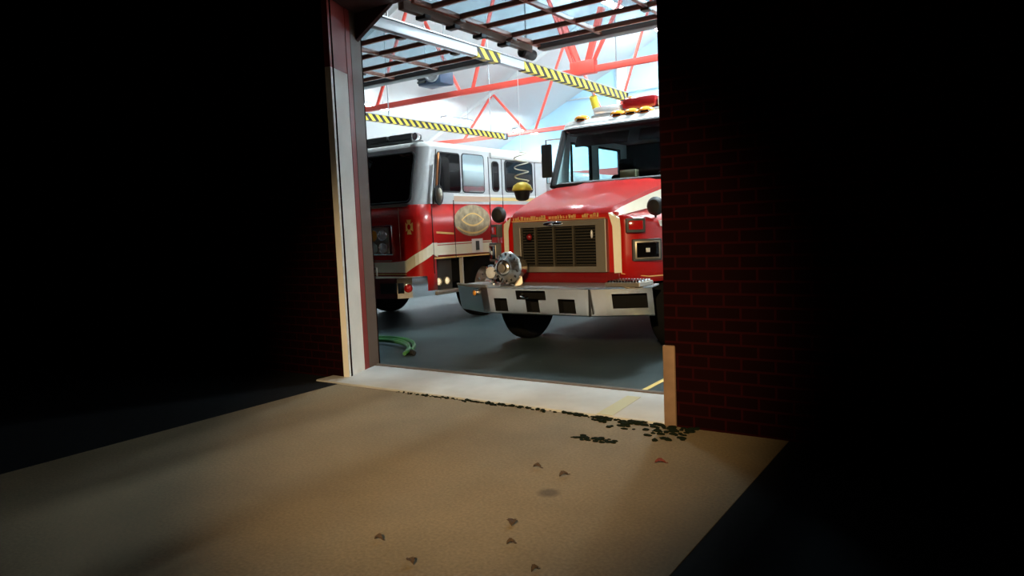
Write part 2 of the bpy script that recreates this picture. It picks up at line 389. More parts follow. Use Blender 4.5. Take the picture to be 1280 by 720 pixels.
# ------------------------------------------------------------------ lamps of the bay, heater, hanging things
def tube_lamp(x, y, z, label, first=[None]):
    if first[0] is None:
        t = thing('ceiling_light', (x, y, z), label, 'ceiling light', 'fluorescent lights of the bay')
        bx('housing', 'steel', t, -.11, .11, -.62, .62, .03, .09, bev=.01)
        for dx in (-.06, .06): MB().tube([(dx, -.6, 0), (dx, .6, 0)], .022, 8).build('fluorescent_tube', 'tube', t)
        for dy in (-.5, .5): MB().tube([(0, dy, .09), (0, dy, .45)], .006, 5).build('hanger', 'steel', t)
        la = bpy.data.lights.new('fitting_downlight', 'AREA'); la.shape = 'RECTANGLE'; la.size = .22; la.size_y = 1.2
        la.energy = 90; la.color = (.78, .95, 1.0)
        lx = bpy.data.objects.new('fitting_downlight', la); C.objects.link(lx); lx.parent = t; lx.location = (0, 0, -.035)
        first[0] = t; return t
    t = copy_tree(first[0]); t.location = (x, y, z); t['label'] = label
    return t
for ix, (x, nx) in enumerate(((-2.6, 'over the right truck'), (-7.9, 'between the two trucks'), (-12.8, 'over the far left side'))):
    for iy, (y, ny) in enumerate(((12.9, 'just behind the near truss'), (16.4, 'just before the far truss'), (20.0, 'behind the far truss'))):
        tube_lamp(*{(0, 0): (-2.9, 9.2), (1, 0): (-6.6, 9.6)}.get((ix, iy), (x, y)), slope_z(x)-.95, 'twin tube fluorescent fitting %s, %s' % (nx, 'nearest the door' if iy == 0 and ix < 2 else ny))

t = thing('unit_heater', (-9.4, 11.4, 4.35), 'dark blue unit heater hanging under the roof near the left overhead door', 'heater')
bx('casing', 'heater', t, -.30, .30, -.22, .22, 0, .40, bev=.04)
MB().lathe((.12, -.23, .2), (0, -1, 0), [(0, .17), (.05, .17), (.06, .14), (.02, .13)], 20).build('fan_guard', 'steel', t, smooth=True)
for i in range(5): bx('louver', 'darkgrey', t, -.28, -.07, -.25, -.22, .05+i*.07, .09+i*.07)
for dx in (-.25, .25): MB().tube([(dx, 0, .4), (dx, 0, slope_z(-9.4+dx)-4.35-.01)], .01, 6).build('hanger', 'steel', t)

t = thing('exhaust_hose', (-5.69, 11.05, 3.0), 'yellow exhaust hose hanging from the striped rail behind the right truck cab', 'exhaust hose')
MB().tube([(0, 0, .60), (0, 0, .681)], .012, 8).build('hose_hook', 'steel', t)
MB().tube([(0, .0+.02*i, .60-i*.036) for i in range(16)], [.062+.006*(i % 2) for i in range(16)], 12).build('hose_body', 'yellow', t, smooth=True)
MB().lathe((0, .27, .18), (0, .35, -1), [(0, .06), (.01, .072), (.16, .072), (.17, .06)], 14).build('hose_clamp', mat('olive_clamp', (.35, .22, .03), .5), t, smooth=True)

t = thing('hanging_cord', (-5.70, 8.75, 1.83), 'yellow coiled cord with a domed yellow end hanging between the two trucks', 'cord')
co = []
for i in range(90):
    a = i/90*2*math.pi*3.5
    co.append((.10*math.cos(a), .10*math.sin(a), .26+i/90*.46))
MB().tube(co, .009, 7).build('coil', 'cream', t, smooth=True)
MB().tube([(0, 0, .72), (0, 0, 1.2), (0, 0, 1.851)], .005, 6).build('straight_cord', 'paper', t)
MB().lathe((0, 0, .26), (0, 0, -1), [(0, .02), (.01, .07), (.05, .125), (.10, .145), (.12, .15), (.13, .13)], 20).build('domed_end', 'yellow', t, smooth=True)
MB().lathe((0, 0, .13), (0, 0, -1), [(0, .12), (.06, .11), (.12, .09), (.14, .05)], 14).build('plug', 'black', t, smooth=True)

# ------------------------------------------------------------------ shell along a plan path (truck cabs)
class Shell:
    def __init__(s, plan, lean=None):
        s.p = [Vector((x, y, 0)) for x, y in plan]; s.t = [0.0]
        for a, b in zip(s.p, s.p[1:]): s.t.append(s.t[-1]+(b-a).length)
        s.lean = lean or (lambda x, y, z: y)
    def pt(s, t, z, off=0.0):
        t = max(0.0, min(t, s.t[-1]-1e-6))
        for i in range(len(s.t)-1):
            if t <= s.t[i+1]: break
        f = (t-s.t[i])/(s.t[i+1]-s.t[i]); p = s.p[i].lerp(s.p[i+1], f); d = (s.p[i+1]-s.p[i]).normalized()
        n = Vector((d.y, -d.x, 0))
        p = p + n*off*s.sgn()
        return Vector((p.x, s.lean(p.x, p.y, z), z))
    def sgn(s): return 1.0
    def find(s, x=None, y=None, side=1):
        """path length where the plan passes x (on the front) or y (on side +1 / -1)"""
        best = None
        for k in range(4001):
            t = s.t[-1]*k/4000; q = s.pt(t, 0)
            if x is not None: e = abs(q.x-x) + (0 if abs(s.front(t)) else 9)
            else: e = abs(s.base_y(t)-y) + (0 if q.x*side > 0 else 9)
            if best is None or e < best[0]: best = (e, t)
        return best[1]
    def base_y(s, t):
        for i in range(len(s.t)-1):
            if t <= s.t[i+1]: break
        f = (t-s.t[i])/(s.t[i+1]-s.t[i]); return s.p[i].lerp(s.p[i+1], f).y
    def front(s, t): return 1 if s.base_y(t) < s.fy else 0
    fy = .2
    def wall(s, ts, zs, skip=None, off=0.0):
        mb = MB(); mb.grid([[s.pt(t, z, off) for t in ts] for z in zs], skip=(lambda i, j: skip((ts[j]+ts[j+1])/2, (zs[i]+zs[i+1])/2)) if skip else None)
        return mb
    def band(s, st, off=.006, n=6):
        """st: stations (t, z0, z1) -> strip lying on the wall"""
        mb = MB(); rows = [[], []]
        for (t0, a0, b0), (t1, a1, b1) in zip(st, st[1:]):
            for k in range(n+1):
                f = k/n; t = t0+(t1-t0)*f
                rows[0].append(s.pt(t, a0+(a1-a0)*f, off)); rows[1].append(s.pt(t, b0+(b1-b0)*f, off))
        mb.grid(rows); return mb
    def rrect(s, t0, t1, z0, z1, r=.06, off=.008, n=5):
        pts = []
        for cx, cz, a0 in ((t1-r, z1-r, 0), (t0+r, z1-r, 90), (t0+r, z0+r, 180), (t1-r, z0+r, 270)):
            for k in range(n+1):
                a = math.radians(a0+90*k/n); pts.append((cx+r*math.cos(a), cz+r*math.sin(a)))
        return [s.pt(t, z, off) for t, z in pts], ((t0+t1)/2, (z0+z1)/2)
    def pane(s, t0, t1, z0, z1, r=.06, off=.008):
        """filled rounded pane: rows so it follows a curved corner"""
        N = 14; rows = []
        for i in range(N+1):
            t = t0+(t1-t0)*i/N; d = min(t-t0, t1-t)
            c = r-math.sqrt(max(0, r*r-(r-d)**2)) if d < r else 0
            rows.append([s.pt(t, z0+c+(z1-z0-2*c)*j/4, off) for j in range(5)])
        mb = MB(); mb.grid(rows); return mb
    def gasket(s, t0, t1, z0, z1, r=.06, off=.006, w=.018):
        pts, _ = s.rrect(t0, t1, z0, z1, r, off); return MB().tube(pts, w, 6, closed=True)

def wheel(parent, x, y, r=.5, wd=.29, side=1):
    """tyre with rim as part of parent; side = outward direction"""
    o = MB().lathe((x-side*wd/2, y, r), (side, 0, 0), [(0, r*.62), (.01, r*.9), (.05, r*.985), (.09, r), (wd-.09, r), (wd-.05, r*.985), (wd-.01, r*.9), (wd-.0, r*.62), (wd-.05, r*.58), (.05, r*.58)], 36).build('tyre', 'tyre', parent, smooth=True)
    rim = MB().lathe((x, y, r), (side, 0, 0), [(-.08, r*.57), (wd/2-.04, r*.58), (wd/2-.02, r*.55), (wd/2-.09, r*.5), (wd/2-.05, r*.2), (wd/2+.03, r*.19), (wd/2+.05, r*.14)], 24).build('rim', 'satin', parent, smooth=True)
    for k in range(10):
        a = 2*math.pi*k/10
        MB().lathe((x+side*(wd/2-.07), y+math.cos(a)*r*.34, r+math.sin(a)*r*.34), (side, 0, 0), [(0, .018), (.04, .018), (.045, .012)], 8).build('wheel_nut', 'chrome', rim)
    return o

def round_lamp(parent, name, c, r, lens, bezel='chrome', ax=(0, -1, 0)):
    ax = Vector(ax).normalized(); c = Vector(c)
    b = MB().lathe(c, ax, [(-.03, r*1.05), (.015, r*1.16), (.03, r*1.1), (.02, r*.98), (.0, r*.9)], 22).build(name, bezel, parent, smooth=True)
    MB().lathe(c, ax, [(-.01, r*.95), (.012, r*.9), (.03, r*.6), (.036, r*.2)], 20).build('lens', lens, b, smooth=True)
    return b

# ------------------------------------------------------------------ TRUCK A: conventional with long red hood (right)
TX, TY = -4.02, 6.30
A = thing('fire_truck', (TX, TY, 0), 'red fire truck with a long hood and wide chrome bumper facing the door', 'fire truck')
# bumper: plan path, hollow front face with real openings
bp = [(-1.22, .27), (-.80, .055), (-.70, .012), (-.60, 0), (.60, 0), (.70, .012), (.80, .055), (1.22, .27)]
B = Shell(bp, lambda x, y, z: y + .20*max(0, .80-z))
tx = lambda x: B.find(x=x)
B.fy = 9
holes = [(-.53, -.36, .53, .675), (-.23, .14, .665, .765), (-.12, .045, .53, .665), (.28, .48, .53, .68), (.86, 1.17, .585, .735)]
ts = sorted(set([round(t, 5) for t in B.t] + [round(tx(h[k]), 5) for h in holes for k in (0, 1)])); ts[-1] = min(ts[-1], B.t[-1])
zs = sorted(set([.50, .515, .785, .80] + [h[k] for h in holes for k in (2, 3)]))
def inhole(t, z):
    x = B.pt(t, 0).x
    return any(h[0] < x < h[1] and h[2] < z < h[3] for h in holes)
mb = MB()
rows = []
for z in zs:
    ins = .02 if z in (.50, .80) else 0
    rows.append([B.pt(t, z, -ins) for t in ts])
mb.grid(rows, skip=lambda i, j: inhole((ts[j]+ts[j+1])/2, (zs[i]+zs[i+1])/2))
bumper = mb.build('front_bumper', 'bumper', A, solid=.012)
for i, h in enumerate(holes):
    q = MB(); t0, t1 = tx(h[0]), tx(h[1])
    fr = [[B.pt(t, z, 0.0) for t, z in ((t0, h[2]), (t1, h[2]), (t1, h[3]), (t0, h[3]))], [B.pt(t, z, -.10) for t, z in ((t0, h[2]), (t1, h[2]), (t1, h[3]), (t0, h[3]))]]
    vv = q.grid(fr, True); q.bm.faces.new(vv[1])
    q.build('tow_opening' if i < 4 else 'lamp_opening', 'dark', bumper)
for h in (holes[1],): MB().tube([(-.12, -.015, .74), (-.14, -.03, .71), (-.10, -.035, .69), (-.05, -.02, .70)], .012, 6).build('tow_hook', 'chrome', bumper, smooth=True)
deck = [(-1.20, .28, .797), (-.78, .065, .797), (-.6, .012, .797), (.6, .012, .797), (.78, .065, .797), (1.20, .28, .797), (1.15, .62, .80), (-1.15, .62, .80)]
MB().prism(deck, (0, 0, -.015)).build('bumper_deck', 'steel', A)
MB().tube([(-1.215, .30, .80), (-1.215, .27, .805), (-.80, .05, .81), (-.6, -.004, .81)], .014, 6).build('bumper_edge_rail', 'satin', bumper, smooth=True)
for sx in (.66,): MB().box(sx-.006, sx+.006, -.004, .03, .51, .79).build('seam', 'black', bumper)
for x in (-.75,): round_lamp(bumper, 'clearance_lamp_and_glint', (x+.02*(1 if x > 0 else -1), .035, .73), .03, 'amber', ax=(.35*(1 if x > 0 else -1), -1, 0))  # amber disc stands in for orange reflections on the bumper
# tread step on the deck, right side
tp = MB().box(.76, 1.14, .16, .50, .80, .845, bev=.01).build('step_plate', 'satin', A)
for j in range(4):
    mb = MB().box(.775, 1.125, .175+j*.08, .205+j*.08, .840, .850)
    for i in range(11): mb.box(.785+i*.032, .803+i*.032, .172+j*.08, .212+j*.08, .842, .864)
    mb.build('tread_rib', 'chrome', tp)
# siren
sr = bpy.data.objects.new('siren', None); C.objects.link(sr); sr.parent = A; sr.location = (-.42, .20, .80)
sir = MB().lathe((0, -.16, .20), (0, 1, 0), [(0, .05), (.01, .085), (.03, .10), (.06, .115), (.10, .165), (.13, .175), (.15, .165), (.16, .13), (.30, .13), (.36, .11), (.40, .05)], 26).build('siren_horn', 'bumper', sr, smooth=True)
MB().lathe((0, -.172, .20), (0, 1, 0), [(0, .01), (.004, .04), (.02, .055)], 16).build('siren_nose', 'satin', sir, smooth=True)
for k in range(14):
    a = 2*math.pi*k/14
    MB().box(-.008, .008, -.006, .006, -.035, .035, rot=Matrix.Rotation(a, 3, 'Y')).build('siren_slot', 'black', sir).location = (math.sin(a)*.128, -.075, .2+math.cos(a)*.128)
MB().prism([(-.10, -.06, 0), (.10, -.06, 0), (.05, .0, .11), (-.05, .0, .11)], (0, .16, 0)).build('siren_foot', 'chrome', sr)
bl = bpy.data.objects.new('bell_lamp', None); C.objects.link(bl); bl.parent = A; bl.location = (-.70, .28, .80)
MB().lathe((0, -.06, .14), (0, 1, 0), [(0, .02), (.01, .075), (.03, .092), (.08, .08), (.15, .05)], 20).build('lamp_shell', 'chrome', bl, smooth=True)
MB().lathe((0, -.066, .14), (0, 1, 0), [(0, .02), (.008, .066)], 18).build('lens', 'clear', bl, smooth=True)
MB().lathe((0, 0, 0), (0, 0, 1), [(0, .05), (.02, .05), (.03, .02), (.08, .02)], 12).build('lamp_foot', 'chrome', bl, smooth=True)

# hood: lofted sections (y, half width of crown, z edge, z centre, shoulder half width, z shoulder)
secs = [(.585, .60, 1.545, 1.555, .68, 1.50), (.63, .625, 1.595, 1.615, .705, 1.52), (.75, .64, 1.64, 1.665, .73, 1.535), (1.0, .69, 1.71, 1.745, .78, 1.57), (1.3, .75, 1.79, 1.83, .835, 1.61), (1.7, .82, 1.88, 1.925, .895, 1.66), (2.08, .88, 1.945, 1.985, .94, 1.70)]
hood = MB()
rows = []
for y, hw, ze, zc, sw, zsd in secs:
    r = []
    r += [(-sw-.012, y, .92 if y < .7 else zsd-.12), (-sw, y, zsd), (-hw-.03, y, ze-.045), (-hw, y, ze)]
    r += [(-hw*.62, y, ze+(zc-ze)*.35), (-hw*.52, y, ze+(zc-ze)*.9), (0, y, zc), (hw*.52, y, ze+(zc-ze)*.9), (hw*.62, y, ze+(zc-ze)*.35)]
    r += [(hw, y, ze), (hw+.03, y, ze-.045), (sw, y, zsd), (sw+.012, y, .92 if y < .7 else zsd-.12)]
    rows.append(r)
hood.grid(rows)
hd = hood.build('hood', 'red', A, smooth=True)
# nose panel under the hood lip, around the grille
mb = MB(); mb.box(-.71, .71, .60, .66, .80, 1.56, bev=.02); mb.build('nose_panel', 'red', A, smooth=True)
bx('lower_valance', 'dkred', A, -.72, .72, .59, .64, .80, .915, bev=.01)
# gold lettering strokes (illegible in the photo): three words along the hood lip
mb = MB(); random.seed(3)
def strokes(x0, x1, z):
    x = x0
    while x < x1:
        wd = random.uniform(.018, .034); hgt = random.choice((.03, .042))
        k = random.random()
        mb.box(x, x+.007, .575, .584, z, z+hgt)
        if k < .6: mb.box(x, x+wd*.7, .575, .584, z+hgt*random.choice((0, .45, .85)), z+hgt*random.choice((.15, .6, 1.0))+.003)
        if k > .4: mb.box(x+wd*.6, x+wd*.6+.006, .575, .584, z, z+hgt)
        x += wd+.008
strokes(-.60, -.18, 1.512); strokes(-.12, .22, 1.512); strokes(.30, .50, 1.512)
mb.build('gold_lettering', 'gold', hd)
MB().box(-.62, -.14, .576, .584, 1.498, 1.508).box(-.1, .58, .576, .584, 1.498, 1.503).build('gold_pinstripe', 'gold', hd)
# grille
g = MB()
o_ = [(-.60, .92), (.60, .92), (.60, 1.49), (-.60, 1.49)]; i_ = [(-.49, .985), (.47, .985), (.47, 1.425), (-.49, 1.425)]
def ring(y, p): return [(x, y, z) for x, z in p]
g.grid([ring(.60, o_), ring(.545, [(x*.99, z) for x, z in o_]), ring(.545, i_), ring(.60, i_)], True)
gr = g.build('grille', 'satin', A, bev=.006)
bx('radiator_core', 'dark', gr, -.49, .47, .594, .598, .985, 1.425)
for i in range(14): bx('slat', 'slat', gr, -.49, .47, .566, .590, .996+i*.0315, 1.002+i*.0315)
for x in (-.30, -.06, .19): bx('bar', 'slat', gr, x-.010, x+.010, .556, .592, .985, 1.425)
bg = MB().lathe((0, 0, 0), (0, -1, 0), [(0, .12), (.012, .125), (.02, .11)], 20).build('badge', 'chrome', gr, smooth=True)
bg.location = (-.05, .548, 1.458); bg.scale = (1, 1, .22)
round_lamp(gr, 'warning_lamp', (-.38, .572, 1.32), .042, 'dkred', 'dark')
MB().ball((.42, .56, 1.33), .014, .014, .045).build('grille_lamp', 'clear', gr, smooth=True)

# fenders
def fender(sg):
    pl = [(.715, .60), (.80, .625), (.90, .70), (1.0, .82), (1.09, .98), (1.16, 1.18), (1.20, 1.45), (1.21, 1.75), (1.21, 2.05)]
    inn = [(.70, .60), (.72, .66), (.74, .78), (.76, .92), (.79, 1.1), (.83, 1.3), (.87, 1.55), (.91, 1.8), (.935, 2.06)]
    def ztop(k): return [1.51, 1.51, 1.49, 1.47, 1.45, 1.44, 1.46, 1.50, 1.55][k]
    def zin(k): return [1.50, 1.515, 1.53, 1.55, 1.57, 1.60, 1.63, 1.66, 1.69][k]
    yc = 1.45; ra = .56
    rows = []
    for k, ((x, y), (xi, yi)) in enumerate(zip(pl, inn)):
        zb = .80
        d = abs(y-yc)
        if d < ra: zb = max(.80, .5+math.sqrt(ra*ra-d*d))
        zt = ztop(k); n = Vector((x-xi, y-yi, 0)); L = n.length; n = n/max(L, 1e-5)
        P = lambda f, z: (sg*(xi+n.x*L*f), yi+n.y*L*f, z)
        rows.append([P(1, zb), P(1, zb+(zt-.10-zb)*.5), P(1, zt-.10), P(.985, zt-.05), P(.93 if L > .1 else .9, zt-.012), P(.5, zt*.5+zin(k)*.5+.01), P(0, zin(k))])
    mb = MB(); mb.grid(rows)
    f = mb.build('fender', 'red', A, smooth=True, solid=.012)
    # headlight: bezel box turned with the fender
    c = Vector((sg*.965, .745, 1.145)); rot = Matrix.Rotation(sg*math.radians(38), 3, 'Z')
    def rbox(name, m, par, hx, y0, y1, z0, z1, dx=0, bev=.01):
        q = MB().box(-hx+dx, hx+dx, y0, y1, z0, z1, bev=bev)
        for v in q.bm.verts: v.co = rot @ v.co + c
        return q.build(name, m, par, smooth=True)
    b = rbox('headlight', 'darkgrey', f, .155, -.055, .10, -.115, .115)
    rbox('bezel', 'satin', b, .135, -.062, -.05, -.095, .095)
    rbox('lens', 'tint', b, .118, -.068, -.06, -.078, .078)
    rbox('bulb', 'clear', b, .022, -.075, -.066, -.025, .02)
    c = Vector((sg*.885, .655, 1.41)); rot = Matrix.Rotation(sg*math.radians(32), 3, 'Z')
    b = rbox('marker_lamp', 'darkgrey', f, .10, -.05, .08, -.08, .07)
    rbox('lens', 'redlens', b, .075, -.062, -.045, -.05, .045)
    # convex mirror on a stalk
    q = MB().tube([(sg*.98, .98, 1.45), (sg*1.0, .93, 1.56), (sg*1.02, .9, 1.60)], .012, 6)
    st = q.build('mirror_stalk', 'black', f)
    MB().lathe((sg*1.02, .9, 1.60), (.1*sg, 1, 0), [(-.07, .03), (-.06, .07), (-.02, .10), (.0, .10)], 18).build('convex_mirror', 'black', st, smooth=True)
    # cream stripe running down the front corner and back along the hood shoulder
    pts = []
    for y, hw, ze, zc, sw, zsd in secs:
        pts.append(((hw+.036, y, ze-.040), (sw+.010, y, zsd-.01)))
    pts[0] = ((.622, .566, 1.545), (.742, .592, 1.47)); 
    pts = [((.672, .572, .905), (.748, .592, .905)), ((.665, .568, 1.40), (.748, .592, 1.40))] + pts
    q = MB(); q.grid([[(sg*a[0], a[1]-.004, a[2]+.004), (sg*b[0], b[1]-.004, b[2]+.008)] for a, b in pts])
    q.build('cream_stripe', 'cream', f, smooth=True)
    q = MB().tube([(sg*.74, .600, 1.40), (sg*.74, .600, .90), (sg*.98, .765, .86), (sg*1.10, .97, .86)], .006, 5); q.build('gold_pinstripe', 'gold', f)
    # white patch on the fender top behind the headlight
    q = MB(); q.grid([[(sg*1.06, .90, 1.385), (sg*1.155, 1.12, 1.37)], [(sg*1.045, .89, 1.45), (sg*1.13, 1.10, 1.448)]]); q.build('white_patch', 'white', f, solid=.006)
    return f
fender(1); fender(-1)

# cab
def leanA(x, y, z):
    k = max(0.0, 1-(y-2.1)/.75) if y < 2.85 else 0
    return y + .42*max(0, min(1, (z-1.94)/.82))*k
cp = [(-1.07, 4.7), (-1.07, 2.9), (-1.05, 2.35), (-1.0, 2.16), (-.93, 2.10), (.93, 2.10), (1.0, 2.16), (1.05, 2.35), (1.07, 2.9), (1.07, 4.7)]
K = Shell(cp, leanA); K.fy = 2.15
# plan runs left->right with outward normal to the front
tF0, tF1 = K.t[4], K.t[5]
tL = lambda y: K.find(y=y, side=-1); tR = lambda y: K.find(y=y, side=1)
wins = [(2.62, 3.42), (3.62, 4.42)]
ts = sorted(set([round(t, 4) for t in K.t] + [round(f(y), 4) for f in (tL, tR) for w_ in wins for y in w_]))
ts[-1] = K.t[-1]
zs = [.75, 1.3, 1.92, 1.99, 2.02, 2.62, 2.72, 2.80]
def skipA(t, z):
    if K.t[3] < t < K.t[6] and 1.95 < z < 2.72: return True
    y = K.base_y(t)
    return 2.02 < z < 2.62 and any(a < y < b for a, b in wins)
K.wall(ts, [z for z in zs if z <= 1.95], None).build('cab_lower', 'red', A, smooth=True, solid=.03)
cu = K.wall(ts, [z for z in zs if z >= 1.92], skipA).build('cab_upper', 'white', A, smooth=True, solid=.05)
# roof cap: rounded
ring0 = [K.pt(t, 2.80) for t in ts]
rows = [ring0]
for z, sc in ((2.845, .985), (2.875, .95), (2.895, .85), (2.90, .3), (2.90, .01)):
    rows.append([Vector((p.x*sc, (p.y-3.6)*sc+3.6, z)) for p in ring0])
mb = MB(); mb.grid(rows, True); mb.build('cab_roof', 'white', A, smooth=True)
bx('cab_rear_wall', 'dark', A, -1.05, 1.05, 4.62, 4.70, .75, 2.8)
bx('cab_floor', 'dark', A, -1.03, 1.03, 2.25, 4.6, .95, 1.05)
# windscreen: black rubber frame and glass
wf = MB(); pts = [K.pt(t, z, .004) for t, z in ((K.t[3]+.02, 1.965), (K.t[6]-.02, 1.965), (K.t[6]-.03, 2.745), (K.t[3]+.03, 2.745))]
top = [K.pt(K.t[3]+.03+(K.t[6]-K.t[3]-.06)*k/12, 2.735, .004) for k in range(13)]
bot = [K.pt(K.t[3]+.02+(K.t[6]-K.t[3]-.04)*k/12, 1.965, .004) for k in range(13)]
wfr = MB().tube(bot+top[::-1], .045, 8, closed=True).build('windscreen_frame', 'black', A, smooth=True)
mb = MB(); mb.grid([[a.lerp(b, f) for a, b in zip(bot, top)] for f in (0, .5, 1)]); mb.build('windscreen', 'glass', A)
# dark sun visor band inside and headliner
bx('headliner', 'darkgrey', A, -1.0, 1.0, 2.62, 4.6, 2.70, 2.74)
for x in (-.48, .48): MB().box(-.40, .40, -.012, .012, -.09, .09, bev=.01, rot=Matrix.Rotation(math.radians(-28), 3, 'X')).build('sun_visor', 'darkgrey', A, smooth=True).location = (x, 2.66, 2.60)
for sd, f in ((-1, tL), (1, tR)):
    for n_, (a, b) in enumerate(wins):
        t0, t1 = sorted((f(a), f(b)))
        fr = K.gasket(t0, t1, 2.02, 2.62, .05, -.01, .03).build('window_frame', 'black', A, smooth=True)
        K.pane(t0, t1, 2.02, 2.62, .02, -.02).build('window_pane', 'glass', fr)
        if n_ == 0: MB().tube([K.pt(f(a+.2), 2.02, -.01), K.pt(f(a+.2), 2.62, -.01)], .018, 6).build('window_divider', 'black', fr)
    # door outline and handle
    for y in (2.55, 3.5, 4.5): MB().tube([K.pt(f(y), .9, .002), K.pt(f(y), 2.68, .002)], .006, 5).build('door_gap', 'black', A)
    MB().tube([K.pt(f(3.35), 1.7, .03), K.pt(f(3.2), 1.7, .03)], .014, 6).build('door_handle', 'chrome', A)
    K.band([(f(2.55), 1.70, 1.85), (f(4.65), 1.70, 1.85)], .005).build('cream_stripe', 'cream', A)
    # west coast mirror
    mr = MB().box(sd*1.41-.085, sd*1.41+.085, 2.70, 2.75, 2.14, 2.62, bev=.02).build('side_mirror', 'darkgrey', A, smooth=True)
    MB().tube([(sd*1.06, 2.62, 2.66), (sd*1.41, 2.72, 2.68), (sd*1.41, 2.72, 2.06), (sd*1.06, 2.62, 2.02)], .014, 6).build('mirror_bracket', 'chrome', mr, smooth=True)
    bx('mirror_glass', 'chrome', mr, sd*1.41-.07, sd*1.41+.07, 2.752, 2.756, 2.16, 2.60)
# dashboard, steering wheel, seats, things inside
bx('dashboard', 'dark', A, -.98, .98, 2.22, 2.62, 1.70, 1.99, bev=.04)
MB().tube([(.48+.22*math.cos(a), 2.74+.09*math.sin(a), 1.98+.2*math.sin(a)) for a in [2*math.pi*k/20 for k in range(20)]], .016, 8, closed=True).build('steering_wheel', 'black', A, smooth=True)
for x in (-.5, .5):
    st = bx('seat', 'dark', A, x-.26, x+.26, 3.0, 3.5, 1.30, 1.48, bev=.05)
    bx('backrest', 'dark', st, x-.25, x+.25, 3.44, 3.58, 1.45, 2.16, bev=.05)
    bx('headrest', 'dark', st, x-.13, x+.13, 3.46, 3.56, 2.18, 2.38, bev=.04)
# lights on the cab roof
for x in (-.75, -.2, 0, .2, .75):
    lm = MB().lathe((x, 2.62, 2.868), (0, 0, 1), [(0, .10), (.02, .10)], 18).build('clearance_lamp_and_glint', 'chrome', A, smooth=True)
    MB().ball((x, 2.61, 2.893), .115, .08, .055, 14).build('lens', 'amber', lm, smooth=True)
LB = bpy.data.objects.new('light_bar', None); C.objects.link(LB); LB.parent = A; LB.location = (0, 2.95, 2.90)
bx('base', 'steel', LB, -.72, .72, -.14, .14, 0, .06, bev=.02)
bx('lens', 'clear', LB, -.70, -.25, -.13, .13, .06, .17, bev=.04)
bx('lens', 'dkred', LB, -.24, .26, -.15, .13, .06, .23, bev=.05)
bx('lens', 'clear', LB, .27, .70, -.13, .13, .06, .21, bev=.04)
for x in (-.5, .48): MB().lathe((x, 0, .10), (0, 0, 1), [(0, .06), (.05, .05), (.08, .02)], 12).build('reflector', 'chrome', LB, smooth=True)
MB().lathe((-.16, -.02, .21), (0, 0, 1), [(0, .05), (.04, .045), (.06, .02)], 12).build('beacon', mat('brass_beacon', (.35, .16, .05), .4), LB, smooth=True)
# body behind the cab
bx('pump_body', 'red', A, -1.22, 1.22, 4.95, 8.6, .55, 2.3, bev=.03)
bx('hose_bed', 'white', A, -1.2, 1.2, 5.0, 8.55, 2.3, 2.62, bev=.03)
for sd in (-1, 1):
    for k in range(3):
        d = bx('roller_shutter', 'satin', A, min(sd*1.222, sd*1.235), max(sd*1.222, sd*1.235), 5.1+k*1.15, 6.1+k*1.15, 1.15 if k == 1 else .7, 2.2)
        bx('shutter_handle', 'chrome', d, min(sd*1.235, sd*1.26), max(sd*1.235, sd*1.26), 5.3+k*1.15, 5.9+k*1.15, 1.2 if k == 1 else .75, 1.23 if k == 1 else .78)
    wheel(A, sd*1.0, 1.45, .5, .29, sd); wheel(A, sd*.95, 6.72, .5, .5, sd)
    bx('running_board', 'satin', A, min(sd*.75, sd*1.2), max(sd*.75, sd*1.2), 2.1, 4.6, .50, .56, bev=.01)
    bx('fuel_tank', 'chrome', A, min(sd*.7, sd*1.1), max(sd*.7, sd*1.1), 3.2, 4.5, .56, .9, bev=.06)
for x in (-.42, .42): bx('chassis_rail', 'black', A, x-.05, x+.05, .3, 8.4, .55, .78)
bx('front_axle', 'black', A, -.9, .9, 1.39, 1.51, .42, .55)
bx('rear_axle', 'black', A, -.8, .8, 6.6, 6.84, .4, .6)
bx('engine', 'dark', A, -.45, .45, .7, 2.2, .7, 1.4)
bx('dash_carton', 'tan', A, -.10, .12, 2.40, 2.52, 1.99, 2.13, bev=.004)
bx('dash_paper', 'paper', A, .2, .46, 2.36, 2.44, 1.992, 2.004)

# ------------------------------------------------------------------ TRUCK B: flat-fronted cab (left)
BX, BY = -8.20, 7.95
T = thing('fire_engine', (BX, BY, 0), 'flat fronted red and grey fire engine with cream zigzag stripe beside the left jamb', 'fire engine')
def leanB(x, y, z):
    k = max(0.0, 1-y/.9)
    return y + .22*max(0, min(1, (z-1.80)/.95))*k
arc = lambda s_: [(s_*(1.0+.22*math.sin(math.radians(a))), .22-.22*math.cos(math.radians(a))) for a in range(0, 91, 15)]
plan = [(-1.22, 3.6)] + arc(-1)[::-1] + arc(1) + [(1.22, 3.6)]
Q = Shell(plan, leanB); Q.fy = .02
fx = lambda x: Q.t[7]+(x+1.0)           # front face: arc ends at index 7
sy = lambda y: Q.t[14]+(y-.22)          # right side
sl = lambda y: Q.t[1]-(y-.22)           # left side
ts = [0.0]+[t for t in Q.t[1:15]]+[sy(1.0), sy(2.0), Q.t[-1]]
lowz = [.55, .80, 1.04, 1.24, 1.5, 1.84]
